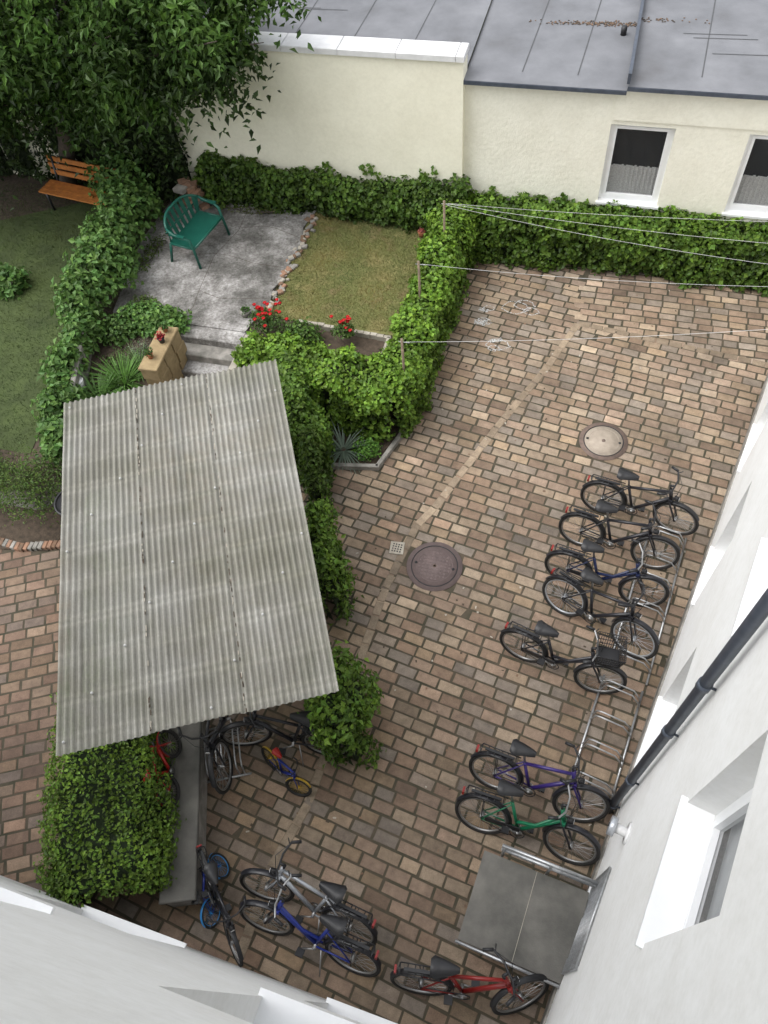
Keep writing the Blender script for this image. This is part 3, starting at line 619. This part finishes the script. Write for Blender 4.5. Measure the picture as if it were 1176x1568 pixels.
# ------------------------------------------------------------------ bicycles
def bike(name,rear,front,paintm,lean=.09,step=False,basket=False,kid=1.0,guard=None,rack=True,steer=.15,z=0,tire=TYRE,rim=CHROME,saddle=BLACKP,fat=1.0,lights=True):
    a=Vector((rear[0],rear[1]));c=Vector((front[0],front[1])); yaw=math.atan2((c-a).y,(c-a).x); mid=(a+c)/2
    b=MB(); R=.335; WB=1.06; guard=guard or BLACKP
    def wheel(cx):
        ce=(cx,0,R); b.ring(ce,(0,1,0),R-.022,.024*fat,tire,36,8); b.ring(ce,(0,1,0),R-.052,.013,rim,36,6)
        b.disc(ce,(0,1,0),.026,.09,rim,10)
        for i in range(28):
            t=2*math.pi*i/28; s=.03 if i%2 else -.03; t2=t+(.35 if (i//2)%2 else -.35)
            b.tube([(cx+.02*math.cos(t2),s,R+.02*math.sin(t2)),(cx+(R-.05)*math.cos(t),0,R+(R-.05)*math.sin(t))],.0019,rim,3,caps=False)
    def strip(cx,a0,a1,rr,w,m):
        n=14; vs=[];fs=[]
        for i in range(n+1):
            t=a0+(a1-a0)*i/n
            for y,dr in((-w,-.012),(0,.004),(w,-.012)): vs.append((cx+(rr+dr)*math.cos(t),y,R+(rr+dr)*math.sin(t)))
        for i in range(n):
            for j in range(2): fs.append((i*3+j,i*3+j+1,i*3+j+4,i*3+j+3))
        b.add(vs,fs,m,True)
    base=Matrix.Translation((mid.x,mid.y,z))@Matrix.Rotation(yaw,4,'Z')@Matrix.Rotation(lean,4,'X')@Matrix.Scale(kid,4)@Matrix.Translation((-WB/2,0,0))
    b.T=base
    BB=Vector((.44,0,.28)); ST=Vector((.30,0,.74)); HT=Vector((.855,0,.87)); HB=Vector((.895,0,.72)); RA=Vector((0,0,R)); r=.021*(1.5 if kid<.7 else 1)
    wheel(0); strip(0,-.15,2.75,R+.022,.032,guard)
    b.tube([BB,ST],r,paintm); b.tube([HB,BB],r*1.25,paintm); b.tube([HT+Vector((0,0,.03)),HB-Vector((-.008,0,.03))],r*1.25,paintm)
    if step: b.tube([HB+Vector((-.02,0,.06)),(.62,0,.46),(.40,0,.42)],r,paintm)
    else: b.tube([HT-Vector((0,0,.03)),ST-Vector((0,0,.03))],r,paintm)
    for s in(-1,1):
        b.tube([RA+Vector((0,s*.055,0)),BB+Vector((0,s*.03,0))],.011,paintm,6); b.tube([RA+Vector((0,s*.055,0)),ST+Vector((0,s*.02,-.03))],.010,paintm,6)
        if rack: b.tube([RA+Vector((0,s*.06,0)),(-.02,s*.06,.70)],.006,BLACKP,5)
    b.tube([ST,(.26,0,.93)],.014,CHROME)
    n=9; vs=[];fs=[]
    for i in range(n):
        t=i/(n-1); x=.10+t*.30; w=.10*(1-t)**.75+.022 if t>.12 else .075+.035*t/.12; zt=.965+.012*math.sin(t*3.1)+(.015 if t<.2 else 0)
        for y,dz in((-w,-.05),(-w*.75,0),(0,.006),(w*.75,0),(w,-.05)): vs.append((x,y,zt+dz))
    for i in range(n-1):
        for j in range(4): fs.append((i*5+j,(i+1)*5+j,(i+1)*5+j+1,i*5+j+1))
    b.add(vs,fs,saddle,True); b.tube([(.16,0,.925),(.36,0,.93)],.014,BLACKP,6)
    b.ring(BB+Vector((0,-.05,0)),(0,1,0),.085,.007,BLACKP,20,5); b.disc(BB+Vector((0,-.05,0)),(0,1,0),.06,.004,CHROME,16); b.tube([BB+Vector((0,-.07,0)),BB+Vector((0,.07,0))],.02,CHROME)
    for s in(-1,1):
        e=BB+Vector((s*.14,s*.075,-s*.09)); b.tube([BB+Vector((0,s*.065,0)),e],.010,CHROME,6); b.box(e+Vector((0,s*.05,0)),(.09,.09,.025),BLACKP)
    b.tube([BB+Vector((0,-.05,.085)),RA+Vector((0,-.05,.035))],.005,BLACKP,4); b.tube([BB+Vector((0,-.05,-.085)),RA+Vector((0,-.05,-.035))],.005,BLACKP,4)
    if step: b.box((.25,-.055,.36),(.42,.014,.06),BLACKP)
    if rack:
        for s in(-.06,.06): b.tube([(.25,s,.70),(-.22,s,.71)],.008,BLACKP,5)
        for x in (-.22,-.14,-.06,.02,.1,.2): b.tube([(x,-.06,.71),(x,.06,.71)],.006,BLACKP,5)
        b.box((0,0,.715),(.36,.035,.014),BLACKP)
        b.tube([(-.22,-.06,.71),(-.24,0,.71),(-.22,.06,.71)],.008,BLACKP,5); b.box((-.27,0,.66),(.025,.08,.05),P_DRED)
    b.tube([(.36,.04,.27),(.30,.20,.02)],.009,CHROME,6)
    ax=(HT-HB).normalized(); piv=HB
    b.T=base@Matrix.Translation(piv)@Matrix.Rotation(steer,4,ax)@Matrix.Translation(-piv)
    wheel(WB); strip(WB,.55,3.0,R+.022,.032,guard)
    FA=Vector((WB,0,R))
    for s in(-1,1):
        b.tube([HB+Vector((.008,s*.03,-.03)),HB+Vector((.03,s*.052,-.09)),FA+Vector((-.05,s*.05,.12)),FA+Vector((0,s*.05,0))],.014,paintm if kid<.7 or not step else P_BLACK,6)
    b.box(HB+Vector((.01,0,-.035)),(.05,.10,.04),paintm)
    sp=HT+ax*.10; b.tube([HT,sp],.015,BLACKP); hb=sp+Vector((.06,0,.02)); b.tube([sp,hb],.018,BLACKP)
    b.tube([hb+Vector((-.15,-.27,.04)),hb+Vector((-.06,-.24,.05)),hb+Vector((.0,-.10,.02)),hb,hb+Vector((.0,.10,.02)),hb+Vector((-.06,.24,.05)),hb+Vector((-.15,.27,.04))],.012,CHROME if kid==1 and step else BLACKP,7)
    for s in(-1,1):
        b.tube([hb+Vector((-.16,s*.275,.04)),hb+Vector((-.055,s*.235,.05))],.019,BLACKP,8); b.tube([hb+Vector((-.04,s*.22,.04)),hb+Vector((-.0,s*.29,.02))],.007,BLACKP,5)
        b.tube([hb+Vector((-.03,s*.2,.04)),hb+Vector((.08,s*.08,-.02)),HB+Vector((.05,0,.0))],.004,BLACKP,4)
    if lights: b.tube([HB+Vector((.04,0,.04)),HB+Vector((.11,0,.04))],.035,BLACKP,10); b.tube([HB+Vector((.11,0,.04)),HB+Vector((.115,0,.04))],.03,P_WHITE,10)
    if basket:
        x0,x1=.90,1.18
        b.box(((x0+x1)/2,0,.862),(x1-x0,.27,.008),BLACKP)
        for k,zz in enumerate((.87,.93,.99,1.05,1.09)):
            w=.13+.014*k; b.tube([(x0-.006*k,-w,zz),(x1+.01*k,-w,zz),(x1+.01*k,w,zz),(x0-.006*k,w,zz)],.007,BLACKP,5,closed=True)
        for i in range(11):
            x=x0+(x1-x0)*i/10; b.tube([(x,-.13,.86),(x,-.186,1.09)],.005,BLACKP,4);b.tube([(x,.13,.86),(x,.186,1.09)],.005,BLACKP,4)
        for i in range(11):
            y=-.13+.26*i/10; b.tube([(x1,y,.86),(x1+.04,y*1.4,1.09)],.005,BLACKP,4); b.tube([(x0,y,.86),(x0-.024,y*1.4,1.09)],.005,BLACKP,4)
    return b.build(name)
bike('bicycle',(.80,6.86),(1.90,6.71),P_BLACK,steer=-.2,rim=CHROME,lean=-.10)
bike('bicycle',(.55,6.21),(1.66,6.03),P_BLACK,steer=.1,lean=-.16)
bike('bicycle',(.47,5.56),(1.53,5.40),P_DBLUE,step=True,steer=.15,guard=P_BLACK,lean=-.12)
bike('bicycle',(.42,5.07),(1.47,4.62),P_BLACK,steer=-.05,lean=-.28,guard=P_BLACK,rim=P_SILV)
bike('bicycle',(.06,4.24),(1.08,4.00),P_BLACK,step=True,basket=True,steer=.25,lean=-.12)
bike('bicycle',(-.02,2.46),(1.04,2.32),P_PURP,steer=.2,lean=-.36,guard=P_BLACK)
bike('bicycle',(-.08,1.92),(1.00,1.84),P_GREEN,steer=-.1,lean=-.42,guard=P_BLACK,step=True)
bike('bicycle',(-1.27,.40),(-2.34,.57),P_SILV,steer=.2,lean=.38,guard=P_BLACK)
bike('bicycle',(-1.18,.13),(-2.2,.25),P_BLUE,steer=.1,lean=.36,step=True,guard=P_BLACK)
bike('bicycle',(-.36,.12),(.70,.25),P_DRED,steer=.5,lean=-.25)
bike('bicycle',(-3.62,2.85),(-3.28,1.85),P_BLACK,steer=0,lean=.16)
bike('bicycle',(-2.15,2.36),(-3.12,2.25),P_BLACK,steer=.3,lean=.18)
bike('bicycle',(-3.1,.55),(-2.62,.05),P_BLACK,steer=.0,lean=-.3,kid=.8)
bike('kids_bicycle',(-2.80,2.05),(-2.40,1.82),P_BLUE,kid=.50,steer=.5,fat=1.9,rack=False,rim=P_YEL,guard=P_YEL,saddle=P_RED,lights=False,lean=-.3)
bike('kids_bicycle',(-2.82,.30),(-2.90,.76),P_BLUE,kid=.48,steer=.5,fat=1.4,rack=False,rim=P_LBLUE,guard=P_LBLUE,lights=False,lean=-.5)
bike('balance_bicycle',(-3.66,1.36),(-3.88,1.92),P_RED,kid=.55,steer=.2,fat=1.9,rack=False,rim=CONCL,guard=P_RED,z=.5,lights=False,lean=-.5,saddle=P_RED)

def brack(name,p0,p1,width,slots,nrm,h=.26):
    b=MB(); p0=Vector((p0[0],p0[1],0));p1=Vector((p1[0],p1[1],0)); nrm=Vector((nrm[0],nrm[1],0)).normalized(); d=(p1-p0)
    for o in (0,width): b.tube([p0+nrm*o+Vector((0,0,.03)),p1+nrm*o+Vector((0,0,.03))],.016,STEEL,8)
    for i in range(slots):
        c=p0+d*((i+.5)/slots)
        for s in(-.035,.035):
            q=c+d.normalized()*s; hh=h if i%2==0 else h*1.25
            b.tube([q+Vector((0,0,.03)),q+nrm*width*.08+Vector((0,0,hh*.9)),q+nrm*width*.2+Vector((0,0,hh)),q+nrm*width*.75+Vector((0,0,hh)),q+nrm*width*.95+Vector((0,0,hh*.5)),q+nrm*width+Vector((0,0,.03))],.010,STEEL,7)
    return b.build(name)
brack('bicycle_rack',(.90,2.62),(1.18,4.25),.52,4,(.9747,-.2236)); brack('bicycle_rack',(1.22,4.35),(1.60,6.75),.52,6,(.9747,-.2236))
brack('bicycle_rack',(-3.62,1.62),(-3.02,1.9),.68,3,(-.454,.891))

b=MB(); a=Vector((-3.22,.28));c=Vector((-3.98,2.3)); an=math.atan2((c-a).y,(c-a).x); m=(a+c)/2
b.box((m.x,m.y,.22),((c-a).length,.36,.44),CONC,an); b.box((m.x,m.y,.47),((c-a).length+.04,.42,.06),FELT2,an,.012); b.build('low_wall')
HE=empty('cellar_hatch'); rz=math.radians(-7); R2=Matrix.Rotation(rz,3,'Z'); HC=Vector((.60,1.08,0))
def HPt(x,y,z): return HC+R2@Vector((x,y,z))
b=MB(); vs=[HPt(x,y,z) for x,y,z in ((-.56,-.38,0),(.66,-.38,0),(.66,.40,0),(-.56,.40,0),(-.56,-.38,.42),(.66,-.38,.42),(.66,.40,.60),(-.56,.40,.60))]
b.add(vs,[(0,1,5,4),(1,2,6,5),(2,3,7,6),(3,0,4,7),(4,5,6,7)],CONC); b.build('base',HE)
b=MB(); vs=[HPt(x,y,z) for x,y,z in ((-.62,-.46,.43),(.56,-.46,.43),(.56,.46,.63),(-.62,.46,.63),(-.62,-.46,.47),(.56,-.46,.47),(.56,.46,.67),(-.62,.46,.67))]
b.add(vs,[(3,2,1,0),(0,1,5,4),(1,2,6,5),(2,3,7,6),(3,0,4,7),(4,5,6,7)],FELT2)
vs=[HPt(x,y,.47+(y+.46)*.2174+.004) for x,y in ((-.02,-.46),(-.014,-.46),(-.014,.46),(-.02,.46))]; b.add(vs,[(0,1,2,3)],CONCL); b.build('lid',HE)
b=MB(); b.tube([HPt(-.64,-.485,.46),HPt(.62,-.485,.46)],.018,STEEL,8)
for z in (.80,1.0): b.tube([HPt(-.45,.52,z),HPt(.66,.52,z)],.02,STEEL,10)
for x in (-.42,.1,.6): b.tube([HPt(x,.52,0),HPt(x,.52,1.0)],.018,STEEL,8)
b.build('handrail',HE)

# ------------------------------------------------------------------ garden furniture
def plastic_bench():
    b=MB(); b.T=Matrix.Translation((-7.30,10.98,.6))@Matrix.Rotation(math.radians(80),4,'Z')
    W=1.02
    n=14; vs=[];fs=[]
    for i in range(n+1):
        x=-W/2+W*i/n
        for j in range(9):
            t=j/8; y=-.30+.54*t; z=.40+.03*(1-math.sin(t*math.pi))-.015*math.cos(x*6)+(-.03 if j==0 else 0); vs.append((x,y,z))
    for i in range(n):
        for j in range(8): fs.append((i*9+j,i*9+j+1,(i+1)*9+j+1,(i+1)*9+j))
    b.add(vs,fs,GREENP,True)
    top=[];m=22
    for i in range(m+1):
        t=-1+2*i/m; top.append((t*W/2*1.04,.34-.16*abs(t)**3.2,.88-.14*abs(t)**3))
    b.tube(top,.026,GREENP,8)
    for i in range(0,m):
        p=top[i];q=top[i+1]
        if i%3!=1:
            lo1=(p[0]*.95,.23-.02*abs(p[0]),.41); lo2=(q[0]*.95,.23-.02*abs(q[0]),.41); b.add([lo1,lo2,q,p],[(0,1,2,3)],GREENP)
    b.tube([(x*.99,.285-.06*abs(x)**3,.60) for x in np.linspace(-.48,.48,9)],.018,GREENP,6)
    for s in(-1,1):
        b.tube([(s*W/2*1.04,.18,.74),(s*(W/2+.04),.05,.67),(s*(W/2+.04),-.15,.645),(s*(W/2+.01),-.26,.60),(s*W/2,-.29,.41),(s*(W/2+.02),-.33,0)],.026,GREENP,8)
        b.box((s*(W/2+.04),-.03,.672),(.065,.32,.016),GREENP)
        b.tube([(s*W/2,.22,.41),(s*(W/2+.03),.32,0)],.026,GREENP,8)
        b.tube([(s*W/2,-.27,.41),(s*W/2,.22,.41)],.02,GREENP,8)
    b.tube([(-W/2,-.295,.405),(W/2,-.295,.405)],.02,GREENP,8)
    return b.build('green_plastic_garden_bench')
plastic_bench()
b=MB(); b.T=Matrix.Translation((-10.15,11.75,.56))@Matrix.Rotation(math.radians(-8),4,'Z')
for i in range(4): b.box((0,-.22+i*.11,.44),(1.75,.09,.03),ORANGE)
for i in range(3): b.box((0,.26+i*.03,.58+i*.13),(1.75,.025,.10),ORANGE)
for s in(-.75,.75):
    b.tube([(s,-.2,0),(s,-.2,.42)],.025,P_BLACK,8); b.tube([(s,.2,0),(s,.22,.42),(s,.32,.92)],.025,P_BLACK,8); b.tube([(s,-.2,.42),(s,.22,.42)],.02,P_BLACK,8)
b.build('orange_wooden_bench')
b=MB(); b.tube([(-6.80,4.85,0),(-6.80,4.85,.85)],.26,BLACKP,24); b.ring((-6.80,4.85,.85),(0,0,1),.26,.02,BLACKP,24,6); b.ring((-6.80,4.85,.45),(0,0,1),.265,.015,BLACKP,24,6); b.build('rain_barrel')
E=empty('clothes_line'); b=MB()
poles=[(-2.56,11.4,1.85),(-2.63,9.8,1.85),(-2.5,8.15,1.75)]
for x,y,z in poles: b.tube([(x,y,.3),(x,y,z)],.022,WOOD,8); b.tube([(x-.05,y,z-.06),(x+.12,y,z-.06)],.008,STEEL,6)
b.build('posts',E); b=MB()
def wire(p,q,sag):
    pts=[Vector(p).lerp(Vector(q),t/14)-Vector((0,0,sag*4*(t/14)*(1-t/14))) for t in range(15)]; b.tube(pts,.0024,P_WHITE,4)
wire((-2.5,11.4,1.8),(4.5,11.0,2.0),.10); wire((-2.5,11.36,1.8),(4.4,10.4,2.0),.14); wire((-2.5,11.44,1.78),(4.5,11.7,2.0),.08); wire((-2.57,9.8,1.8),(4.2,10.3,1.9),.12); wire((-2.44,8.15,1.7),(3.5,9.4,1.9),.08)
b.build('lines',E)

# ------------------------------------------------------------------ light + camera
AZ=250; EL=62
w=bpy.data.worlds.new('World'); S.world=w; w.use_nodes=True; nt=w.node_tree; bg=nt.nodes['Background']
sky=nt.nodes.new('ShaderNodeTexSky'); sky.sky_type='NISHITA'; sky.sun_disc=False; sky.sun_elevation=math.radians(EL); sky.sun_rotation=math.radians(AZ); sky.air_density=1.0; sky.dust_density=3.0; sky.ozone_density=1.0
hs=nt.nodes.new('ShaderNodeHueSaturation'); hs.inputs['Saturation'].default_value=.2; hs.inputs['Value'].default_value=2.2; nt.links.new(sky.outputs[0],hs.inputs['Color']); nt.links.new(hs.outputs[0],bg.inputs['Color']); bg.inputs['Strength'].default_value=.15
sun=bpy.data.lights.new('sun','SUN'); sun.energy=1.5; sun.angle=math.radians(60); sun.color=(1,.98,.95); so=bpy.data.objects.new('sun',sun); S.collection.objects.link(so)
az=math.radians(AZ); el=math.radians(EL); dirv=Vector((math.sin(az)*math.cos(el),math.cos(az)*math.cos(el),math.sin(el)))
so.rotation_euler=dirv.to_track_quat('Z','Y').to_euler(); so.location=(0,0,30)
cam=bpy.data.cameras.new('camera'); co=bpy.data.objects.new('camera',cam); S.collection.objects.link(co); S.camera=co
cam.sensor_fit='HORIZONTAL'; cam.sensor_width=27; cam.lens=27*1177/1176; cam.clip_end=500; cam.clip_start=.02
co.matrix_world=Matrix(((.9642,-.1758,.1987,0),(.2551,.8187,-.5142,0),(-.0723,.5465,.8343,10),(0,0,0,1)))
